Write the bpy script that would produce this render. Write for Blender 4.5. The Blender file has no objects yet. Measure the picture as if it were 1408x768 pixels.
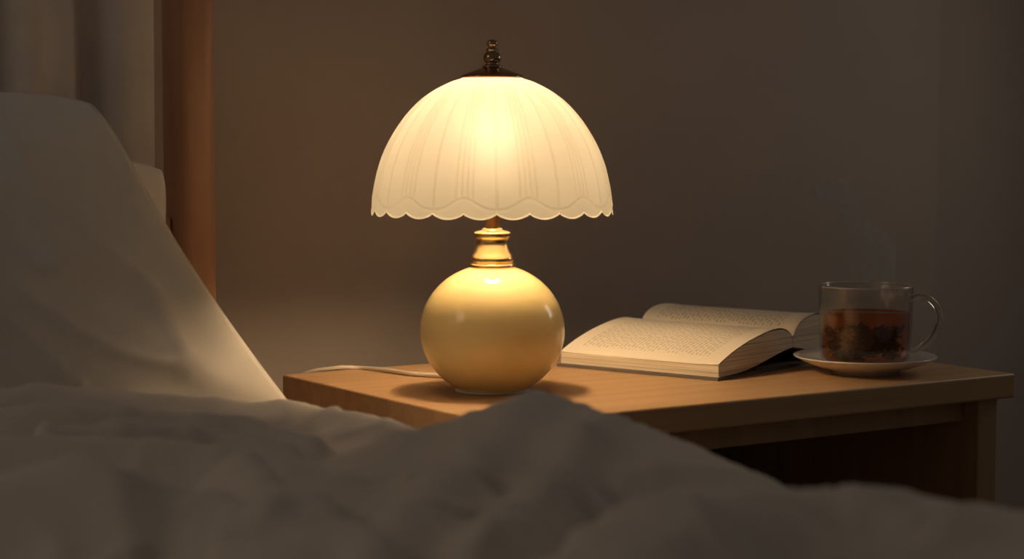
import bpy, bmesh, math, random
from mathutils import Vector, Matrix, noise
random.seed(4)
S = bpy.context.scene
COL = S.collection
PI = math.pi
S.view_settings.view_transform = 'Standard'

# ------------------------------------------------------------------ survey of the place
F_PX = 2738.0
TH = math.radians(4.386)
ZT = 0.55                      # nightstand top
CAM = Vector((0, 0, ZT + 0.261))
FWD = Vector((0, math.cos(TH), -math.sin(TH)))
UPV = Vector((0, math.sin(TH), math.cos(TH)))
def rayd(px, py):
    return Vector((1, 0, 0)) * ((px - 704) / F_PX) - UPV * ((py - 384) / F_PX) + FWD
def at_z(px, py, z):
    d = rayd(px, py); return CAM + d * ((z - CAM.z) / d.z)
def at_y(px, py, y):
    d = rayd(px, py); return CAM + d * (y / d.y)
F0 = Vector((-0.0148, 1.7417, 0))           # front corner of the nightstand (plan)
PHI = math.atan2(.5464, .8376)
U = Vector((math.cos(PHI), math.sin(PHI), 0)); V = Vector((-math.sin(PHI), math.cos(PHI), 0))
def AB(a, b, z=0.0):
    return F0 + U * a + V * b + Vector((0, 0, z))

# ------------------------------------------------------------------ materials
def new_mat(name):
    m = bpy.data.materials.new(name); m.use_nodes = True
    nt = m.node_tree; nt.nodes.clear()
    out = nt.nodes.new('ShaderNodeOutputMaterial')
    return m, nt, out
def pbsdf(nt, base, rough, **kw):
    p = nt.nodes.new('ShaderNodeBsdfPrincipled')
    p.inputs['Base Color'].default_value = (*base, 1)
    p.inputs['Roughness'].default_value = rough
    for k, v in kw.items():
        p.inputs[k.replace('_', ' ')].default_value = v
    return p
def mat(name, base, rough=.5, var=0.0, vscale=8, bump=0.0, bscale=200, **kw):
    m, nt, out = new_mat(name)
    p = pbsdf(nt, base, rough, **kw)
    nt.links.new(p.outputs[0], out.inputs[0])
    tc = nt.nodes.new('ShaderNodeTexCoord')
    if var:
        n = nt.nodes.new('ShaderNodeTexNoise'); n.inputs['Scale'].default_value = vscale; n.inputs['Detail'].default_value = 4
        nt.links.new(tc.outputs['Object'], n.inputs['Vector'])
        r = nt.nodes.new('ShaderNodeValToRGB')
        r.color_ramp.elements[0].position = .3; r.color_ramp.elements[1].position = .7
        r.color_ramp.elements[0].color = (*[c * (1 - var) for c in base], 1)
        r.color_ramp.elements[1].color = (*[min(1, c * (1 + var)) for c in base], 1)
        nt.links.new(n.outputs[0], r.inputs[0]); nt.links.new(r.outputs[0], p.inputs['Base Color'])
    if bump:
        n2 = nt.nodes.new('ShaderNodeTexNoise'); n2.inputs['Scale'].default_value = bscale; n2.inputs['Detail'].default_value = 3
        nt.links.new(tc.outputs['Object'], n2.inputs['Vector'])
        b = nt.nodes.new('ShaderNodeBump'); b.inputs['Strength'].default_value = bump; b.inputs['Distance'].default_value = .002
        nt.links.new(n2.outputs[0], b.inputs['Height']); nt.links.new(b.outputs[0], p.inputs['Normal'])
    return m
def wood(name, c1, c2, axis='x', rough=.45):
    m, nt, out = new_mat(name)
    p = pbsdf(nt, c1, rough); nt.links.new(p.outputs[0], out.inputs[0])
    tc = nt.nodes.new('ShaderNodeTexCoord'); mp = nt.nodes.new('ShaderNodeMapping')
    mp.inputs['Scale'].default_value = {'x': (2.6, 55, 55), 'z': (55, 55, 2.6), 'y': (55, 2.6, 55)}[axis]
    nt.links.new(tc.outputs['Object'], mp.inputs['Vector'])
    n = nt.nodes.new('ShaderNodeTexNoise'); n.inputs['Scale'].default_value = 1.0; n.inputs['Detail'].default_value = 6; n.inputs['Distortion'].default_value = .6
    nt.links.new(mp.outputs[0], n.inputs['Vector'])
    r = nt.nodes.new('ShaderNodeValToRGB')
    r.color_ramp.elements[0].position = .3; r.color_ramp.elements[1].position = .72
    r.color_ramp.elements[0].color = (*c2, 1); r.color_ramp.elements[1].color = (*c1, 1)
    nt.links.new(n.outputs[0], r.inputs[0]); nt.links.new(r.outputs[0], p.inputs['Base Color'])
    b = nt.nodes.new('ShaderNodeBump'); b.inputs['Strength'].default_value = .08; b.inputs['Distance'].default_value = .001
    nt.links.new(n.outputs[0], b.inputs['Height']); nt.links.new(b.outputs[0], p.inputs['Normal'])
    return m

M_wall = mat('wall_paint', (.40, .337, .295), .9, var=.05, vscale=3, bump=.05, bscale=160)
M_floor = wood('floor_wood', (.16, .09, .05), (.10, .055, .03), 'x', .5)
M_oak = wood('oak', (.61, .38, .195), (.49, .295, .145), 'x', .42)
M_oakz = wood('oak_upright', (.50, .32, .17), (.40, .25, .125), 'z', .5)
M_oakshade = wood('oak_inside_shaded', (.22, .145, .085), (.17, .11, .06), 'x', .6)  # same oak, darkened so the opening's shade is in the colour
M_post = wood('post_wood', (.42, .215, .115), (.33, .165, .085), 'z', .5)
M_sheet = mat('pillow_cotton', (.74, .69, .625), .95, var=.03, vscale=10, bump=.12, bscale=500, Sheen_Weight=.2)
M_duvet = mat('duvet_cotton', (.72, .63, .54), .95, var=.03, vscale=6, bump=.12, bscale=500, Sheen_Weight=.2)
M_matt = mat('mattress_ticking', (.6, .56, .5), .95, var=.04, vscale=10)
M_curtain = mat('curtain_linen', (.74, .68, .62), .95, var=.06, vscale=14, bump=.15, bscale=300)
M_ceramic = mat('yellow_glaze', (.89, .71, .325), .5, var=.015, vscale=5, Coat_Weight=.9, Coat_Roughness=.03, Specular_IOR_Level=.2)
M_foot = mat('foot_felt', (.62, .55, .42), .6, var=.05)
M_brass = mat('polished_brass', (.80, .57, .27), .27, var=.04, vscale=30, Metallic=1.0)
M_bronze = mat('dark_bronze', (.46, .29, .165), .22, var=.08, vscale=40, Metallic=1.0)
M_stem = mat('aged_bronze', (.16, .095, .055), .4, var=.08, vscale=40, Metallic=1.0)
M_cord = mat('cord_vinyl', (.62, .54, .47), .5, var=.03)
M_cover = mat('book_cloth', (.13, .11, .10), .7, var=.1, vscale=40)
M_porcelain = mat('saucer_porcelain', (.76, .71, .66), .2, var=.02, vscale=12, Coat_Weight=.4)
M_leaf = mat('wet_tea_leaf', (.030, .016, .008), .6, var=.4, vscale=60)
M_rod = mat('rod_metal', (.12, .10, .09), .35, var=.1, Metallic=1.0)

def shade_mat(name, k, thin):
    m, nt, out = new_mat(name); N = nt.nodes; L = nt.links
    at = N.new('ShaderNodeAttribute'); at.attribute_name = 'thickness'
    mx = N.new('ShaderNodeMixRGB'); mx.inputs[1].default_value = (k, k * .99, k * .91, 1); mx.inputs[2].default_value = (k * .86, k * .825, k * .70, 1)
    L.new(at.outputs['Fac'], mx.inputs[0])
    tr = N.new('ShaderNodeBsdfTranslucent'); L.new(mx.outputs[0], tr.inputs[0])
    rf = N.new('ShaderNodeBsdfRefraction'); rf.inputs['Color'].default_value = (k, k * .99, k * .95, 1)
    rf.inputs['Roughness'].default_value = 1.0; rf.inputs['IOR'].default_value = 1.35
    df = N.new('ShaderNodeBsdfPrincipled'); df.inputs['Base Color'].default_value = (.80, .76, .67, 1); df.inputs['Roughness'].default_value = .35
    a = N.new('ShaderNodeMixShader'); a.inputs[0].default_value = .05
    L.new(tr.outputs[0], a.inputs[1]); L.new(rf.outputs[0], a.inputs[2])
    b = N.new('ShaderNodeMixShader'); b.inputs[0].default_value = .1 if thin else .25
    L.new(a.outputs[0], b.inputs[1]); L.new(df.outputs[0], b.inputs[2])
    L.new(b.outputs[0], out.inputs[0])
    tc = N.new('ShaderNodeTexCoord'); n = N.new('ShaderNodeTexNoise'); n.inputs['Scale'].default_value = 60
    L.new(tc.outputs['Object'], n.inputs['Vector'])
    bp = N.new('ShaderNodeBump'); bp.inputs['Strength'].default_value = .02; bp.inputs['Distance'].default_value = .001
    L.new(n.outputs[0], bp.inputs['Height'])
    for s in (tr, df): L.new(bp.outputs[0], s.inputs['Normal'])
    return m
M_shade = shade_mat('frosted_shade_glass', .136, False)
M_rim = shade_mat('ground_glass_edge', .27, True)
def bulb_mat():
    m, nt, out = new_mat('glowing_bulb')
    e = nt.nodes.new('ShaderNodeEmission'); e.inputs[0].default_value = (1, .685, .375, 1); e.inputs[1].default_value = 178
    nt.links.new(e.outputs[0], out.inputs[0]); return m
M_bulb = bulb_mat()
def thin_fresnel(N, L, ior):
    # the same reflectance from either side of the thin wall
    g = N.new('ShaderNodeNewGeometry'); mr = N.new('ShaderNodeMapRange')
    mr.inputs['To Min'].default_value = ior; mr.inputs['To Max'].default_value = 1 / ior
    L.new(g.outputs['Backfacing'], mr.inputs['Value'])
    fr = N.new('ShaderNodeFresnel'); L.new(mr.outputs[0], fr.inputs['IOR']); return fr
def glass_mat(name, haze, ior, rough):
    m, nt, out = new_mat(name); N = nt.nodes; L = nt.links
    t = N.new('ShaderNodeBsdfTransparent'); t.inputs[0].default_value = (.95, .94, .92, 1)
    h = N.new('ShaderNodeBsdfDiffuse'); h.inputs[0].default_value = (.90, .86, .81, 1)
    hz = N.new('ShaderNodeMixShader'); hz.inputs[0].default_value = haze
    L.new(t.outputs[0], hz.inputs[1]); L.new(h.outputs[0], hz.inputs[2])
    g = N.new('ShaderNodeBsdfGlossy'); g.inputs['Roughness'].default_value = rough
    fr = thin_fresnel(N, L, ior)
    mx = N.new('ShaderNodeMixShader')
    L.new(fr.outputs[0], mx.inputs[0]); L.new(hz.outputs[0], mx.inputs[1]); L.new(g.outputs[0], mx.inputs[2])
    L.new(mx.outputs[0], out.inputs[0]); return m
M_glass = glass_mat('thin_clear_glass', .006, 1.55, .03)
M_lip = glass_mat('glass_lip', .34, 2.0, .05)
def solid_glass():
    m, nt, out = new_mat('solid_clear_glass'); N = nt.nodes; L = nt.links
    g = N.new('ShaderNodeBsdfGlass'); g.inputs['Roughness'].default_value = .03; g.inputs['IOR'].default_value = 1.5
    g.inputs['Color'].default_value = (.97, .95, .92, 1)
    h = N.new('ShaderNodeBsdfDiffuse'); h.inputs[0].default_value = (.90, .86, .81, 1)
    mx = N.new('ShaderNodeMixShader'); mx.inputs[0].default_value = .05
    L.new(g.outputs[0], mx.inputs[1]); L.new(h.outputs[0], mx.inputs[2]); L.new(mx.outputs[0], out.inputs[0]); return m
M_solid = solid_glass()
def tea_mat():
    m, nt, out = new_mat('amber_tea'); N = nt.nodes; L = nt.links
    tc = N.new('ShaderNodeTexCoord'); n = N.new('ShaderNodeTexNoise'); n.inputs['Scale'].default_value = 30; n.inputs['Detail'].default_value = 2
    L.new(tc.outputs['Object'], n.inputs['Vector'])
    r = N.new('ShaderNodeValToRGB')
    r.color_ramp.elements[0].position = .35; r.color_ramp.elements[1].position = .65
    r.color_ramp.elements[0].color = (.84, .42, .11, 1); r.color_ramp.elements[1].color = (.94, .53, .16, 1)
    L.new(n.outputs[0], r.inputs[0])
    t = N.new('ShaderNodeBsdfTransparent'); L.new(r.outputs[0], t.inputs[0])
    d = N.new('ShaderNodeBsdfTranslucent'); d.inputs[0].default_value = (.92, .42, .08, 1)
    d2 = N.new('ShaderNodeBsdfDiffuse'); d2.inputs[0].default_value = (.60, .25, .045, 1)
    a = N.new('ShaderNodeMixShader'); a.inputs[0].default_value = .4; L.new(d.outputs[0], a.inputs[1]); L.new(d2.outputs[0], a.inputs[2])
    b = N.new('ShaderNodeMixShader'); b.inputs[0].default_value = .10; L.new(t.outputs[0], b.inputs[1]); L.new(a.outputs[0], b.inputs[2])
    g = N.new('ShaderNodeBsdfGlossy'); g.inputs['Roughness'].default_value = .05
    fr = thin_fresnel(N, L, 1.1)
    c = N.new('ShaderNodeMixShader'); L.new(fr.outputs[0], c.inputs[0]); L.new(b.outputs[0], c.inputs[1]); L.new(g.outputs[0], c.inputs[2])
    L.new(c.outputs[0], out.inputs[0]); return m
M_tea = tea_mat()
def steam_mat():
    m, nt, out = new_mat('steam_vapour'); N = nt.nodes; L = nt.links
    tc = N.new('ShaderNodeTexCoord')
    mp = N.new('ShaderNodeMapping'); mp.inputs['Scale'].default_value = (1, 1, .34)
    L.new(tc.outputs['Object'], mp.inputs['Vector'])
    n = N.new('ShaderNodeTexNoise'); n.inputs['Scale'].default_value = 66; n.inputs['Detail'].default_value = 3; n.inputs['Distortion'].default_value = 1.8
    L.new(mp.outputs[0], n.inputs['Vector'])
    r = N.new('ShaderNodeMapRange'); r.inputs['From Min'].default_value = .48; r.inputs['From Max'].default_value = .72
    r.inputs['To Min'].default_value = 0; r.inputs['To Max'].default_value = 60
    L.new(n.outputs[0], r.inputs['Value'])
    v = N.new('ShaderNodeVolumeScatter'); v.inputs['Color'].default_value = (1, .88, .77, 1); v.inputs['Anisotropy'].default_value = .1
    L.new(r.outputs[0], v.inputs['Density']); L.new(v.outputs[0], out.inputs['Volume']); return m
M_steam = steam_mat()
def page_mat(x0, x1, y0, y1, ink):
    # UV in metres: u = along a text line, v = across the lines
    m, nt, out = new_mat('printed_page'); N = nt.nodes; L = nt.links
    p = pbsdf(nt, (.86, .77, .63), .8); L.new(p.outputs[0], out.inputs[0])
    uv = N.new('ShaderNodeUVMap'); sep = N.new('ShaderNodeSeparateXYZ'); L.new(uv.outputs[0], sep.inputs[0])
    nz = N.new('ShaderNodeTexNoise'); nz.inputs['Scale'].default_value = 90; L.new(uv.outputs[0], nz.inputs['Vector'])
    def math_(op, a, b):
        n = N.new('ShaderNodeMath'); n.operation = op
        for i, q in enumerate((a, b)):
            if isinstance(q, (int, float)): n.inputs[i].default_value = q
            else: L.new(q, n.inputs[i])
        return n.outputs[0]
    uj = math_('ADD', sep.outputs[0], math_('MULTIPLY', nz.outputs[0], .010))
    cmb = N.new('ShaderNodeCombineXYZ'); L.new(uj, cmb.inputs[0]); L.new(sep.outputs[1], cmb.inputs[1])
    br = N.new('ShaderNodeTexBrick'); br.inputs['Scale'].default_value = 1.0
    br.inputs['Brick Width'].default_value = .0095; br.inputs['Row Height'].default_value = .0050
    br.inputs['Mortar Size'].default_value = .0014; br.inputs['Mortar Smooth'].default_value = .2
    br.offset = .37; br.squash = .7; br.squash_frequency = 3
    br.inputs['Color1'].default_value = (1, 1, 1, 1); br.inputs['Color2'].default_value = (.8, .8, .8, 1); br.inputs['Mortar'].default_value = (0, 0, 0, 1)
    L.new(cmb.outputs[0], br.inputs['Vector'])
    fine = N.new('ShaderNodeTexNoise'); fine.inputs['Scale'].default_value = 1500; L.new(uv.outputs[0], fine.inputs['Vector'])
    f2 = N.new('ShaderNodeMapRange'); f2.inputs['From Min'].default_value = .1; f2.inputs['From Max'].default_value = .55; L.new(fine.outputs[0], f2.inputs['Value'])
    k = math_('MULTIPLY', br.outputs['Color'], f2.outputs[0])
    for s, lo, hi in ((sep.outputs[0], y0, y1), (sep.outputs[1], x0, x1)):
        k = math_('MULTIPLY', k, math_('GREATER_THAN', s, lo)); k = math_('MULTIPLY', k, math_('LESS_THAN', s, hi))
    k = math_('MULTIPLY', k, ink)
    mx = N.new('ShaderNodeMixRGB'); mx.inputs[1].default_value = (.86, .77, .63, 1); mx.inputs[2].default_value = (.20, .15, .11, 1)
    L.new(k, mx.inputs[0]); L.new(mx.outputs[0], p.inputs['Base Color'])
    return m
def edge_mat():
    m, nt, out = new_mat('page_edges'); N = nt.nodes; L = nt.links
    p = pbsdf(nt, (.7, .6, .45), .85); L.new(p.outputs[0], out.inputs[0])
    tc = N.new('ShaderNodeTexCoord'); mp = N.new('ShaderNodeMapping'); mp.inputs['Scale'].default_value = (6, 6, 1300)
    L.new(tc.outputs['Object'], mp.inputs['Vector'])
    n = N.new('ShaderNodeTexNoise'); n.inputs['Scale'].default_value = 1; n.inputs['Detail'].default_value = 2
    L.new(mp.outputs[0], n.inputs['Vector'])
    r = N.new('ShaderNodeValToRGB'); r.color_ramp.elements[0].position = .35; r.color_ramp.elements[1].position = .6
    r.color_ramp.elements[0].color = (.46, .38, .28, 1); r.color_ramp.elements[1].color = (.80, .72, .58, 1)
    L.new(n.outputs[0], r.inputs[0]); L.new(r.outputs[0], p.inputs['Base Color'])
    return m

# ------------------------------------------------------------------ object helpers
def link(o, parent=None):
    COL.objects.link(o)
    if parent: o.parent = parent
    return o
def mesh_obj(name, verts, faces, material, parent=None, smooth=True, uvs=None):
    me = bpy.data.meshes.new(name); me.from_pydata([tuple(v) for v in verts], [], faces); me.update()
    bm = bmesh.new(); bm.from_mesh(me); bmesh.ops.recalc_face_normals(bm, faces=bm.faces); bm.to_mesh(me); bm.free()
    if uvs:
        ul = me.uv_layers.new(name='UVMap')
        for lp in me.loops: ul.data[lp.index].uv = uvs[lp.vertex_index]
    for p in me.polygons: p.use_smooth = smooth
    o = bpy.data.objects.new(name, me); me.materials.append(material)
    return link(o, parent)
def bm_obj(name, bm, material, parent=None, smooth=False):
    me = bpy.data.meshes.new(name); bm.to_mesh(me); bm.free()
    for p in me.polygons: p.use_smooth = smooth
    me.materials.append(material)
    return link(bpy.data.objects.new(name, me), parent)
def box_obj(name, lo, hi, material, parent=None, bevel=.002, seg=3):
    bm = bmesh.new(); bmesh.ops.create_cube(bm, size=1)
    for v in bm.verts:
        for i in range(3): v.co[i] = lo[i] + (v.co[i] + .5) * (hi[i] - lo[i])
    if bevel: bmesh.ops.bevel(bm, geom=bm.edges[:], offset=bevel, segments=seg, profile=.5, affect='EDGES')
    return bm_obj(name, bm, material, parent)
def lathe(name, prof, material, parent=None, n=96, closed=False):
    verts, faces = [], []
    rings = []
    for r, z in prof:
        if r < 1e-6:
            rings.append([len(verts)]); verts.append((0, 0, z))
        else:
            rings.append(list(range(len(verts), len(verts) + n)))
            verts += [(r * math.cos(2 * PI * i / n), r * math.sin(2 * PI * i / n), z) for i in range(n)]
    prs = list(zip(rings, rings[1:]))
    if closed: prs.append((rings[-1], rings[0]))
    for A, B in prs:
        for i in range(n):
            j = (i + 1) % n
            if len(A) == 1 and len(B) == 1: continue
            if len(A) == 1: faces.append((A[0], B[i], B[j]))
            elif len(B) == 1: faces.append((A[i], A[j], B[0]))
            else: faces.append((A[i], A[j], B[j], B[i]))
    return mesh_obj(name, verts, faces, material, parent)
def spline(pts, n):
    P = [Vector(p) for p in pts]; P = [2 * P[0] - P[1]] + P + [2 * P[-1] - P[-2]]
    out = []
    for i in range(1, len(P) - 2):
        for k in range(n):
            t = k / n
            out.append(.5 * ((2 * P[i]) + (P[i + 1] - P[i - 1]) * t + (2 * P[i - 1] - 5 * P[i] + 4 * P[i + 1] - P[i + 2]) * t * t + (-P[i - 1] + 3 * P[i] - 3 * P[i + 1] + P[i + 2]) * t ** 3))
    out.append(P[-2]); return out
def tube(name, pts, rad, material, parent=None, n=12, loop=False):
    verts, faces = [], []; m = len(pts); up = None
    for i, p in enumerate(pts):
        a = pts[(i - 1) % m] if (loop or i > 0) else p; b = pts[(i + 1) % m] if (loop or i < m - 1) else p
        t = (Vector(b) - Vector(a)).normalized()
        if up is None: up = Vector((0, 0, 1)) if abs(t.z) < .9 else Vector((1, 0, 0))
        up = (up - t * up.dot(t)).normalized(); s = t.cross(up)
        r = rad[i] if isinstance(rad, (list, tuple)) else rad
        verts += [Vector(p) + (up * math.cos(2 * PI * k / n) + s * math.sin(2 * PI * k / n)) * r for k in range(n)]
    for i in range(m if loop else m - 1):
        for k in range(n):
            a = i * n; b = ((i + 1) % m) * n; l = (k + 1) % n
            faces.append((a + k, a + l, b + l, b + k))
    if not loop: faces += [tuple(range(n))[::-1], tuple(range((m - 1) * n, m * n))]
    return mesh_obj(name, verts, faces, material, parent)
def thing(name, label, cat, loc=(0, 0, 0), rotz=0):
    o = bpy.data.objects.new(name, None); link(o); o.location = loc; o.rotation_euler = (0, 0, rotz)
    o.empty_display_size = .05
    o['label'] = label; o['category'] = cat; return o
def tag(o, label, cat, group=None, kind=None):
    o['label'] = label; o['category'] = cat
    if group: o['group'] = group
    if kind: o['kind'] = kind
    return o
def struct(o): o['kind'] = 'structure'; return o

# ------------------------------------------------------------------ room
WALLB = .58
def ab_box(name, a0, a1, b0, b1, z0, z1, material):
    o = box_obj(name, (a0, b0, z0), (a1, b1, z1), material, None, 0)
    o.location = F0; o.rotation_euler = (0, 0, PHI); return o
struct(ab_box('wall_back', -2.8, 1.12, WALLB, .78, 0, 2.6, M_wall))
struct(ab_box('wall_recess', 1.12, 3.2, WALLB + .014, .78, 0, 2.6, M_wall))
struct(ab_box('floor', -2.8, 3.2, -3.2, .78, -.06, 0, M_floor))

# ------------------------------------------------------------------ nightstand
TW, TD = .656, .418
ns = thing('nightstand', 'light oak nightstand with an open front, carrying the lamp, book and tea', 'nightstand', AB(TW / 2, TD / 2), PHI)
hx, hy = TW / 2, TD / 2
box_obj('tabletop', (-hx, -hy, ZT - .026), (hx, hy, ZT), M_oak, ns, .0025)
for s in (-1, 1):
    x0, x1 = sorted((s * (hx - .013), s * (hx - .042)))
    box_obj('side_panel', (x0, -hy + .012, .0), (x1, hy - .006, ZT - .0262), M_oakz, ns, .002)
box_obj('apron', (-hx + .0425, -hy + .034, ZT - .052), (hx - .0425, -hy + .052, ZT - .0262), M_oakz, ns, .0015)
box_obj('back_panel', (-hx + .0425, hy - .022, .08), (hx - .0425, hy - .008, ZT - .0262), M_oakshade, ns, .001)
box_obj('shelf', (-hx + .0425, -hy + .02, .09), (hx - .0425, hy - .0225, .112), M_oakshade, ns, .002)

# ------------------------------------------------------------------ lamp
LP = at_z(677, 537, ZT); MPX = .000721
lamp = thing('table_lamp', 'lit table lamp with a scalloped frosted dome shade and round yellow ceramic base', 'lamp', LP)
cz = .0605; R = .0717; RV = .0655
prof = [(0, .0022), (.034, .0022), (.037, .0035)]
a0 = math.asin(-(cz - .0045) / RV)
a1 = math.acos(.019 / R)
for i in range(49):
    a = a0 + (a1 - a0) * i / 48
    prof.append((R * math.cos(a), cz + RV * math.sin(a)))
prof.append((0, prof[-1][1] + .0005))
lathe('lamp_base', prof, M_ceramic, lamp)
lathe('foot_ring', [(0, 0), (.0355, 0), (.0368, .0008), (.0368, .0026), (.0355, .0030), (0, .0030)], M_foot, lamp)
def hh(y): return (537 - y) * MPX
neck_pts = [(.0205, hh(369)), (.0224, hh(367)), (.0229, hh(364.5)), (.0222, hh(362)), (.0207, hh(360.5)), (.0212, hh(358)), (.0216, hh(355)), (.0208, hh(351.5)),
            (.0190, hh(347)), (.0172, hh(341)), (.0160, hh(336)), (.0157, hh(332)), (.0163, hh(328)), (.0176, hh(325)), (.0182, hh(322)), (.0178, hh(319)), (.0150, hh(317.3)),
            (.0108, hh(316)), (.0100, hh(313.5)), (.0076, hh(312.5))]
neck = [(0, hh(369))] + [(q.x, q.z) for q in spline([(r, 0, z) for r, z in neck_pts], 4)] + [(0, hh(312.5))]
lathe('neck', neck, M_brass, lamp)
lathe('stem', [(0, hh(313)), (.0072, hh(313)), (.0072, hh(268)), (.0125, hh(265)), (.0130, hh(255)), (.0130, hh(240)), (.010, hh(238)), (0, hh(238))], M_stem, lamp, 48)
BZ = .248
lathe('bulb', [(0, BZ - .031), (.011, BZ - .029), (.013, BZ - .024), (.019, BZ - .014), (.0225, BZ), (.0205, BZ + .011), (.013, BZ + .019), (0, BZ + .0225)], M_bulb, lamp, 20)
hp = spline([(.013, 0, .206), (.030, 0, .222), (.036, 0, .25), (.028, 0, .288), (.010, 0, .306), (0, 0, .309), (-.010, 0, .306), (-.028, 0, .288), (-.036, 0, .25), (-.030, 0, .222), (-.013, 0, .206)], 8)
tube('harp', hp, .0011, M_brass, lamp, 8)
sp = [(.0285, .3085), (.0410, .3045), (.0580, .2955), (.0722, .2845), (.0845, .2715), (.0955, .2560), (.1045, .2395), (.1108, .2230), (.1147, .2075), (.1172, .1925), (.1183, .1780)]
sl = spline([(r, 0, h) for r, h in sp], 30)
cum = [0]
for a, b in zip(sl, sl[1:]): cum.append(cum[-1] + (b - a).length)
def prof_at(k):
    t = k * cum[-1]
    for i in range(len(cum) - 1):
        if cum[i + 1] >= t:
            f = (t - cum[i]) / max(1e-9, cum[i + 1] - cum[i]); return sl[i].lerp(sl[i + 1], f)
    return sl[-1]
NC, NR = 960, 160
TH0 = -PI / 2 + math.radians(2.6)
def wrap(x, per): return (x + per / 2) % per - per / 2
rows = [prof_at(k / NR) for k in range(NR + 1)]
verts, faces, thick = [], [], []
D30 = math.radians(30)
cols = []
for i in range(NC):
    th = 2 * PI * i / NC; q = th - TH0
    hb = .1815 - .0052 * abs(math.sin(12 * q)) ** .75
    seam = abs(wrap(q, D30)); grp = wrap(q + D30 / 2, D30)
    cu = .5 + .5 * math.cos(12 * (q - D30 / 2))
    cols.append((th, hb, seam, grp, .1838 + .0105 * cu ** 1.6))
for k in range(NR + 1):
    p = rows[k]; r0, h0 = p.x, p.z
    nx = rows[min(NR, k + 1)] - rows[max(0, k - 1)]
    nrm = Vector((-nx.z, 0, nx.x)).normalized()
    if nrm.x < 0: nrm = -nrm
    for (th, hb, seam, grp, hw) in cols:
        h = h0; f = max(0, (.21 - h0) / (.21 - .178))
        h = h0 + f * f * (hb - .178)
        g = 0.0
        fade = min(1, max(0, (h - hw) / .004)) * min(1, max(0, (.307 - h) / .02))
        if fade > 0:
            g += .9 * fade * math.exp(-(seam * r0 / .0011) ** 2)
            for c in (-3.9, -1.3, 1.3, 3.9):
                g += .85 * fade * math.exp(-((grp - math.radians(c)) * r0 / .0009) ** 2)
        g = max(g, .95 * math.exp(-((h - hw) / .0010) ** 2))
        d = .0007 * g
        thick.append(min(1, g))
        verts.append(((r0 + nrm.x * d) * math.cos(th), (r0 + nrm.x * d) * math.sin(th), h + nrm.z * d))
for k in range(NR):
    for i in range(NC):
        j = (i + 1) % NC
        faces.append((k * NC + i, (k + 1) * NC + i, (k + 1) * NC + j, k * NC + j))
shade = mesh_obj('lamp_shade', verts, faces, M_shade, lamp)
atr = shade.data.attributes.new('thickness', 'FLOAT', 'POINT'); atr.data.foreach_set('value', thick)
rv, rf_ = [], []
for k in range(3):
    for i in range(NC):
        x, y, z = verts[NR * NC + i]; s = 1 + .0035 * k / 2 * 1.6
        rv.append((x * s, y * s, z - .0008 * k))
for k in range(2):
    for i in range(NC):
        j = (i + 1) % NC; rf_.append((k * NC + i, (k + 1) * NC + i, (k + 1) * NC + j, k * NC + j))
mesh_obj('shade_rim', rv, rf_, M_rim, shade)
lathe('shade_cap', [(0, .3078), (.0285, .3078), (.0302, .3086), (.0304, .3100), (.0290, .3115), (.0240, .3135), (.0175, .3158), (.0115, .3178), (.0085, .3190), (0, .3190)], M_bronze, lamp)
fin = [(0, .3185), (.0095, .3185), (.0098, .3200), (.0075, .3212), (.0062, .3225), (.0075, .3240), (.0086, .3265), (.0088, .3290), (.0078, .3318), (.0058, .3335), (.0050, .3345), (.0062, .3355), (.0062, .3367), (.0042, .3378), (.0036, .3388), (.0048, .3402), (.0054, .3420), (.0048, .3440), (.0030, .3455), (0, .3460)]
lathe('finial', fin, M_bronze, lamp, 48)
def lw(p): return Vector(p) - LP
cp = [LP + Vector((-.020, .028, .004)), at_z(612, 517, ZT + .0027), at_z(570, 514, ZT + .0027), at_z(530, 508.5, ZT + .0027), at_y(495, 506, 2.135), at_y(462, 506, 2.130)]
cp += [AB(.035, .447, ZT - .010), AB(.025, .468, ZT - .06), AB(.03, .475, ZT - .25), AB(.06, .48, .06), AB(.1, .49, .004), AB(.3, .50, .004)]
tube('power_cord', [lw(p) for p in spline(cp, 12)], .0025, M_cord, lamp, 10)

# ------------------------------------------------------------------ book
BA = Vector((.0525, 2.165, 0)); e1 = Vector((.785, -.62, 0)).normalized(); e2 = Vector((.62, .785, 0)).normalized()
BL, BWN, BWF = .203, .150, .140
bc = BA + e1 * (BL / 2 + .001) + e2 * BWN; bc.z = ZT
book = thing('open_book', 'thick open book lying face up between the lamp and the tea cup', 'book', bc, math.atan2(e1.y, e1.x))
def cover_sec():
    top = [(-BWN - .004, .0030), (-.03, .0030), (-.012, .0036), (.012, .0036), (.03, .0030), (BWF + .003, .0030)]
    return top + [(y, 0.0002) for y, z in reversed(top)]
def prism(name, sec, x0, x1, material, parent, nx=2, smooth=False):
    n = len(sec); v, f = [], []
    for i in range(nx):
        x = x0 + (x1 - x0) * i / (nx - 1); v += [(x, y, z) for y, z in sec]
    for i in range(nx - 1):
        for k in range(n):
            l = (k + 1) % n; f.append((i * n + k, i * n + l, (i + 1) * n + l, (i + 1) * n + k))
    f += [tuple(range(n)), tuple(range((nx - 1) * n, nx * n))]
    return mesh_obj(name, v, f, material, parent, smooth)
prism('cover', cover_sec(), -BL / 2 - .002, BL / 2 + .002, M_cover, book)
M_edge = edge_mat()
near = [(-.150, .0150), (-.140, .0195), (-.118, .0275), (-.090, .0350), (-.060, .0408), (-.035, .0435), (-.018, .0420), (-.007, .0375), (-.0005, .0320)]
far = [(.0005, .0320), (.006, .0390), (.016, .0468), (.032, .0520), (.052, .0535), (.075, .0512), (.100, .0455), (.122, .0390), (.138, .0335)]
foot_n = [(-.0005, .0215), (-.018, .0195), (-.040, .0155), (-.065, .0105), (-.092, .0062), (-.115, .0042), (-.149, .0032)]
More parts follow.
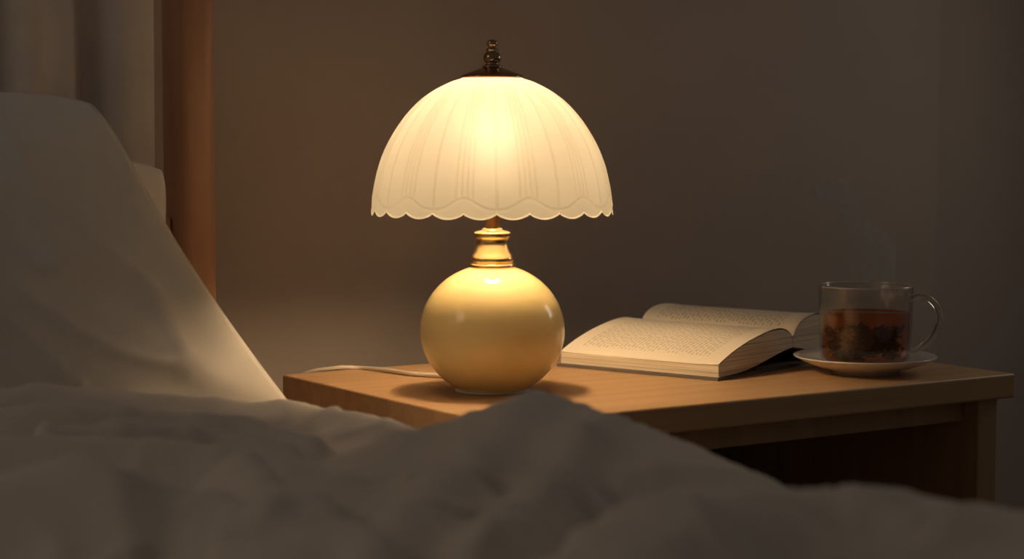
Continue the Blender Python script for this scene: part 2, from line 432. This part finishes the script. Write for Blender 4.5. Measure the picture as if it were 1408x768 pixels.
foot_f = [(BWF - .004, .0032), (.105, .0042), (.085, .0062), (.060, .0102), (.036, .0152), (.016, .0195), (.0005, .0215)]
for prf, foot in ((near, foot_n), (far, foot_f)):
    top = [(q.x, q.z) for q in spline([(y, 0, z) for y, z in prf], 6)]
    blk = prism('page_block', top + [(q.x, q.z) for q in spline([(y, 0, z) for y, z in foot], 4)], -BL / 2, BL / 2, M_edge, book)
    v, f, uv = [], [], []; nxx = 24
    for i in range(nxx + 1):
        x = -BL / 2 + BL * i / nxx
        for (y, z) in top:
            lift = .0009 * max(0, (abs(x) - .06) / .04) ** 2      # the top leaf curls up a little at its ends
            v.append((x, y, z + .0005 + lift)); uv.append((y, x))
    m = len(top)
    for i in range(nxx):
        for k in range(m - 1): f.append((i * m + k, i * m + k + 1, (i + 1) * m + k + 1, (i + 1) * m + k))
    y0, y1, ink = (-.134, -.022, .42) if prf is near else (.009, .126, .52)
    mesh_obj('printed_page', v, f, page_mat(-BL / 2 + .018, BL / 2 - .02, y0, y1, ink), blk, True, uv)

# ------------------------------------------------------------------ saucer, cup, tea
SC = at_z(1189, 512, ZT)
saucer = lathe('saucer', [(0, .0035), (.030, .0035), (.031, .0), (.036, .0), (.038, .004), (.052, .0075), (.066, .0125), (.0745, .0172), (.0758, .0184), (.0748, .0192), (.064, .0152),
                          (.051, .0105), (.040, .0078), (.030, .0068), (0, .0066)], M_porcelain)
saucer.location = SC
tag(saucer, 'pale porcelain saucer under the glass cup of tea', 'saucer')
CB = SC + Vector((0, 0, .0078))
cup = thing('tea_cup', 'clear glass tea cup with a loop handle, standing on the saucer', 'cup', CB, 0)
CH, CR, t = .0845, .0500, .0019
outp = [(0, .0), (.036, .0), (.0425, .0022), (.0462, .0065), (.0474, .0125), (.0482, .030), (.0490, .055), (.0498, CH - .001)]
inp = [(.0496, CH), (.0488, CH + .0001), (.0480, CH - .001), (.0471, .055), (.0463, .030), (.0455, .013), (.0440, .0078), (.0400, .0045), (.034, .0032), (0, .0030)]
body = lathe('cup_body', outp + inp, M_glass, cup, 96)
tube('cup_rim', [Vector((.0489 * math.cos(2 * PI * i / 96), .0489 * math.sin(2 * PI * i / 96), CH + .0006)) for i in range(96)], .0012, M_lip, cup, 10, loop=True)
hd = spline([(.0486, 0, .070), (.056, 0, .0735), (.067, 0, .0715), (.0765, 0, .061), (.0785, 0, .047), (.073, 0, .032), (.062, 0, .0215), (.0535, 0, .0165), (.0476, 0, .0165)], 8)
tube('handle', hd, .0034, M_solid, cup, 20)
TLV = .0565
tea = lathe('tea', [(0, .0034), (.034, .0036), (.0397, .0050), (.0434, .0083), (.0449, .0135), (.0457, .030), (.0464, TLV - .001), (.0464, TLV), (0, TLV)], M_tea, None, 96)
tea.location = CB
tag(tea, 'amber brown tea filling the glass cup two thirds', 'tea')
lv, lf = [], []
rl = random.Random(9)
for i in range(1000):
    z = .009 + .031 * rl.random() ** 1.4
    r = .0415 * math.sqrt(rl.random()); a = rl.random() * 2 * PI
    c = Vector((r * math.cos(a), r * math.sin(a), z))
    if noise.noise(c * 48) < -.04 - .0022 / max(.01, z): continue
    d = Vector((rl.gauss(0, 1), rl.gauss(0, 1), rl.gauss(0, .6))).normalized(); n_ = d.cross(Vector((rl.gauss(0, 1), rl.gauss(0, 1), rl.gauss(0, 1)))).normalized()
    w = d.cross(n_)
    L_, W_ = rl.uniform(.004, .0080), rl.uniform(.0013, .0026)
    b0 = len(lv)
    pts = [-d * L_, -d * L_ * .3 + w * W_ + n_ * .0006, d * L_ * .4 + w * W_ * .8, d * L_, d * L_ * .4 - w * W_ * .8, -d * L_ * .3 - w * W_ + n_ * .0006]
    P2 = [c + q for q in pts]
    if any(math.hypot(q.x, q.y) > (.0435 if q.z > .015 else .0390) or q.z < .0068 or q.z > TLV - .004 for q in P2): continue
    lv += P2; lf.append(tuple(range(b0, b0 + 6)))
lo = mesh_obj('tea_leaves', lv, lf, M_leaf, None, False); lo.location = CB
sm = lo.modifiers.new('thick', 'SOLIDIFY'); sm.thickness = .0006
tag(lo, 'dark loose tea leaves swirling low in the glass of tea', 'tea leaves', kind='stuff')
ys = SC.y
spth = [(1196, 392), (1205, 362), (1200, 335), (1182, 312), (1170, 290), (1162, 274), (1143, 264), (1110, 264)]
srad = [.027, .024, .020, .015, .015, .018, .017, .007]
sps = spline([at_y(x, y, ys) for x, y in spth], 6)
rr = [srad[min(7, i // 6)] + (srad[min(7, i // 6 + 1)] - srad[min(7, i // 6)]) * (i % 6) / 6 for i in range(len(sps))]
st = tube('steam', [p - CB for p in sps], rr, M_steam, None, 14); st.location = CB
tag(st, 'faint wisp of pale steam rising above the glass tea cup', 'steam', kind='stuff')

# ------------------------------------------------------------------ bed frame and mattress
bed = thing('bed', 'wooden bed whose tall brown post stands between the curtain and the wall', 'bed', AB(-.9, -.58), PHI)
def bl(a, b, z): return (a + .9, b + .58, z)
PA, PB, PH = -.0935, .440, .0235
for a in (PA, -1.72):
    po = box_obj('bed_post', bl(a - PH, PB - PH, 0), bl(a + PH, PB + PH, 2.05), M_post, bed, .016, 8)
    for p in po.data.polygons: p.use_smooth = True
box_obj('headboard', bl(-1.72 + PH, .430, .30), bl(PA - PH, .452, .72), M_post, bed, .004)
for a0_, a1_ in ((-1.735, -1.71), (-.105, -.08)):
    box_obj('side_rail', bl(a0_, -1.62, .16), bl(a1_, PB - PH, .27), M_post, bed, .003)
box_obj('slat_base', bl(-1.709, -1.62, .225), bl(-.106, .416, .25), M_post, bed, .002)
box_obj('foot_rail', bl(-1.735, -1.645, .16), bl(-.08, -1.6205, .27), M_post, bed, .003)
for a in (-1.7, -.115):
    box_obj('foot_leg', bl(a - .02, -1.6195, 0), bl(a + .02, -1.575, .2245), M_post, bed, .003)
mt = box_obj('mattress', (-1.70, -1.60, .2502), (-.11, .405, .475), M_matt, None, .035)
mt.location = F0; mt.rotation_euler = (0, 0, PHI)
tag(mt, 'white mattress on the wooden bed, hidden under the duvet', 'mattress')

# ------------------------------------------------------------------ duvet
BASE = .545
ridges = [
 ([(622, 624, 1.53), (655, 599, 1.50), (690, 576, 1.47), (715, 561, 1.45), (737, 556, 1.44), (790, 569, 1.42), (850, 590, 1.41), (930, 619, 1.39), (1000, 645, 1.37), (1055, 667, 1.34)], .13, .06),
 ([(-90, 532, 1.52), (60, 530, 1.565), (160, 536, 1.60), (270, 547, 1.635), (400, 554, 1.66), (480, 566, 1.61), (545, 589, 1.56), (583, 616, 1.53)], .055, .055),
 ([(820, 750, 1.04), (890, 710, 1.07), (980, 687, 1.10), (1060, 679, 1.12), (1150, 683, 1.13), (1260, 693, 1.135), (1420, 708, 1.12)], .07, .045),
 ([(-90, 560, 1.47), (80, 555, 1.49), (200, 561, 1.51), (330, 574, 1.52), (430, 598, 1.50)], .026, .022),
 ([(60, 582, 1.43), (180, 576, 1.45), (300, 586, 1.47), (400, 606, 1.46)], .02, .018),
 ([(-90, 606, 1.36), (90, 598, 1.39), (250, 604, 1.40), (380, 624, 1.39), (470, 654, 1.36)], .04, .03),
 ([(-90, 668, 1.18), (100, 654, 1.20), (260, 662, 1.21), (380, 692, 1.17), (430, 744, 1.09)], .05, .035),
 ([(735, 562, 1.44), (660, 622, 1.36), (590, 664, 1.28), (540, 730, 1.15)], .05, .04),
 ([(800, 600, 1.37), (770, 640, 1.30), (700, 692, 1.18), (660, 757, 1.06)], .035, .035),
 ([(330, 640, 1.28), (430, 690, 1.18), (520, 756, 1.06)], .035, .03),
]
RD = [([at_y(*p) for p in pts], wf, wb) for pts, wf, wb in ridges]
def duvet_z(X, Y):
    acc = 0.0
    for pts, wf, wb in RD:
        best = 0.0
        for p, q in zip(pts, pts[1:]):
            dx, dy = q.x - p.x, q.y - p.y
            t_ = max(0, min(1, ((X - p.x) * dx + (Y - p.y) * dy) / (dx * dx + dy * dy)))
            ex, ey = X - p.x - dx * t_, Y - p.y - dy * t_
            d = math.hypot(ex, ey); zc = p.z + (q.z - p.z) * t_ - BASE
            w = wb if ey > 0 else wf
            g = zc * math.exp(-(d / w) ** 1.8)
            if g > best: best = g
        acc += max(0, best) ** 5
    h = acc ** .2
    n1 = noise.noise(Vector((X * 5, Y * 5, .3)))
    wx = X + .06 * noise.noise(Vector((X * 6, Y * 6, 7)))
    n2 = (1 - abs(noise.noise(Vector((wx * 5 + Y * 4 + 4, Y * 8 - wx * 3, 1.7))))) ** 3
    n3 = noise.noise(Vector((wx * 8 - Y * 6, Y * 10 + wx * 4, 3.1)))
    n5 = (1 - abs(noise.noise(Vector((wx * 13 + Y * 9, Y * 10 - wx * 10, 9.1))))) ** 5
    n6 = (1 - abs(noise.noise(Vector((wx * 20 - Y * 17, Y * 18 + wx * 9, 4.4))))) ** 6
    n4 = noise.noise(Vector((X * 30, Y * 24, 5)))
    fr = .2 + .8 * min(1, max(0, (1.40 - Y) / .25))     # calmer on the crests that stand against the nightstand
    return BASE + h + .004 * n1 + fr * (.022 * (n2 - .45) * (.5 + .8 * abs(n1)) + .005 * n3) + (.5 + .5 * fr) * (.0058 * (n5 - .25) + .0036 * (n6 - .2)) + .0005 * n4
AE = -.072
prm = []
na = 290
for i in range(na + 1): prm.append((-1.72 + (AE + 1.72) * i / na, 0))
for i in range(1, 11):
    x = i / 10 * PI / 2; prm.append((AE + .047 * math.sin(x), .05 * (1 - math.cos(x))))
for i in range(1, 9): prm.append((AE + .047 + .002 * math.sin(i * 1.3), .05 + .026 * i))
nb = 300; b0_, b1_ = -1.6, .085
dv, df = [], []
for j in range(nb + 1):
    b = b0_ + (b1_ - b0_) * j / nb
    for (a, dr) in prm:
        w = AB(min(a, AE + .012), b); z = duvet_z(w.x, w.y)
        if dr > .01: z = z * (1 - min(1, dr / .05)) + min(z, .575) * min(1, dr / .05)
        e = AB(a + (.004 * math.sin(b * 23) if dr > .05 else 0), b)
        fe = max(0, (b - (b1_ - .04)) / .04); z -= .030 * (1 - math.sqrt(max(0, 1 - fe * fe)))
        dv.append((e.x, e.y, z - dr))
m_ = len(prm)
for j in range(nb):
    for i in range(m_ - 1): df.append((j * m_ + i, j * m_ + i + 1, (j + 1) * m_ + i + 1, (j + 1) * m_ + i))
duv = mesh_obj('duvet', dv, df, M_duvet)
so = duv.modifiers.new('thickness', 'SOLIDIFY'); so.thickness = .02; so.offset = -1
tag(duv, 'rumpled off-white duvet spread over the bed in the foreground', 'duvet')

# ------------------------------------------------------------------ pillows
def pillow(name, W, H, T, shear, seed):
    n = 90; v, f = [], []
    idx = {}
    for side in (1, -1):
        for j in range(n + 1):
            for i in range(n + 1):
                s = -1 + 2 * i / n; t_ = -1 + 2 * j / n
                if side == -1 and (i in (0, n) or j in (0, n)): idx[(side, i, j)] = idx[(1, i, j)]; continue
                x = W / 2 * s * (1 - .045 * (1 - t_ * t_) * s * s); y = H / 2 * t_ * (1 - .04 * (1 - s * s) * t_ * t_)
                if t_ > 0: x *= 1 - .03 * t_ ** 7
                y -= .016 * max(0, t_) * abs(s) ** 10
                th_ = T / 2 * ((1 - s * s) ** .85) * ((1 - abs(t_) ** 2.2) ** .7) * 1.05
                wr = .004 * noise.noise(Vector((x * 7 + seed, y * 9, side * 3))) + .0015 * noise.noise(Vector((x * 19 + seed, y * 15, side)))
                wq = x + .05 * noise.noise(Vector((x * 8, y * 8, seed)))
                wr += .0065 * ((1 - abs(noise.noise(Vector((wq * 11 + y * 9, y * 5 - wq * 6, seed + side))))) ** 6 - .2)
                e = max(0, s) ** 4 * max(0, -t_ + .35)
                wr += .005 * e * math.sin(y * 80 + x * 50 + 3 * noise.noise(Vector((x * 12, y * 12, seed))))
                th_ += wr * min(1, th_ / .03)
                yy = y + H / 2
                idx[(side, i, j)] = len(v); v.append((x + shear * yy, yy, side * th_))
        for j in range(n):
            for i in range(n):
                q = [idx[(side, i, j)], idx[(side, i + 1, j)], idx[(side, i + 1, j + 1)], idx[(side, i, j + 1)]]
                f.append(tuple(q if side == 1 else q[::-1]))
    return mesh_obj(name, v, f, M_sheet)
def place(o, a, b, z, lean):
    y = (Vector((0, 0, 1)) * math.cos(lean) + V * math.sin(lean)); x = U; zz = x.cross(y)
    M = Matrix(((x.x, y.x, zz.x, 0), (x.y, y.y, zz.y, 0), (x.z, y.z, zz.z, 0), (0, 0, 0, 1)))
    M.translation = AB(a, b, z); o.matrix_world = M
p1 = pillow('pillow', .78, .395, .115, -.41, 3)
place(p1, -.074 - .39, .15, .498, math.radians(28))
tag(p1, 'large off-white pillow leaning in front at the left edge', 'pillow', 'pillows at the head of the bed')
p2 = pillow('pillow', .70, .290, .065, -.03, 11)
place(p2, -.130 - .35, .358, .495, math.radians(5))
tag(p2, 'second pillow upright behind the large front one, beside the bed post', 'pillow', 'pillows at the head of the bed')

# ------------------------------------------------------------------ curtain
cv, cf = [], []
nu, nz = 420, 30
for k in range(nz + 1):
    z = .03 + 2.33 * k / nz
    for i in range(nu + 1):
        a = -1.55 + 1.45 * i / nu
        ph = a * 66 + 1.5 * noise.noise(Vector((a * 5, 0, z * .5))) * 2
        d = .017 * math.sin(ph) + .004 * math.sin(ph * 2.3 + 1)
        p = AB(a + .006 * math.cos(ph), .535 + d, z); cv.append(tuple(p))
for k in range(nz):
    for i in range(nu): cf.append((k * (nu + 1) + i, k * (nu + 1) + i + 1, (k + 1) * (nu + 1) + i + 1, (k + 1) * (nu + 1) + i))
cur = mesh_obj('curtain', cv, cf, M_curtain)
tag(cur, 'pale pleated curtain hanging behind the bed head at the left', 'curtain')
rod = thing('curtain_rod', 'dark metal curtain rod above the curtain behind the bed', 'curtain rod', AB(-.85, .535, 2.37), PHI)
tube('rod', [Vector((-.85, 0, 0)), Vector((.85, 0, 0))], .010, M_rod, rod)
for x in (-.8, .8): tube('bracket', [Vector((x, 0, .0)), Vector((x, .0448, 0))], .006, M_rod, rod)

# ------------------------------------------------------------------ light and camera
w = bpy.data.worlds.new('dim_room'); S.world = w; w.use_nodes = True
bg = w.node_tree.nodes['Background']; bg.inputs[0].default_value = (1.0, .88, .77, 1); bg.inputs[1].default_value = .05
def area(name, loc, target, sx, sy, e, col):
    al = bpy.data.lights.new(name, 'AREA'); al.shape = 'RECTANGLE'; al.size = sx; al.size_y = sy; al.energy = e; al.color = col
    ao = bpy.data.objects.new(name, al); link(ao); ao.location = loc
    ao.rotation_euler = (Vector(target) - ao.location).to_track_quat('-Z', 'Y').to_euler()
area('added_left_fill', (-1.9, .75, 1.75), (.1, 1.55, .55), .7, .7, 2.8, (1, .81, .64))  # added fill with no real lamp, gives the duvet folds side shading
area('added_right_fill', AB(1.30, -.02, 1.02), (0, 1.96, .62), .24, .30, .70, (1, .86, .72))  # added off-frame light, no window there; glint on lamp base, fill from right
cam = bpy.data.cameras.new('camera'); co = bpy.data.objects.new('camera', cam); link(co)
cam.sensor_width = 36; cam.lens = F_PX / 1408 * 36
co.location = CAM; co.rotation_euler = (PI / 2 - TH, 0, 0)
cam.clip_start = .02
cam.dof.use_dof = True; cam.dof.focus_distance = 2.02; cam.dof.aperture_fstop = 4.6
S.camera = co
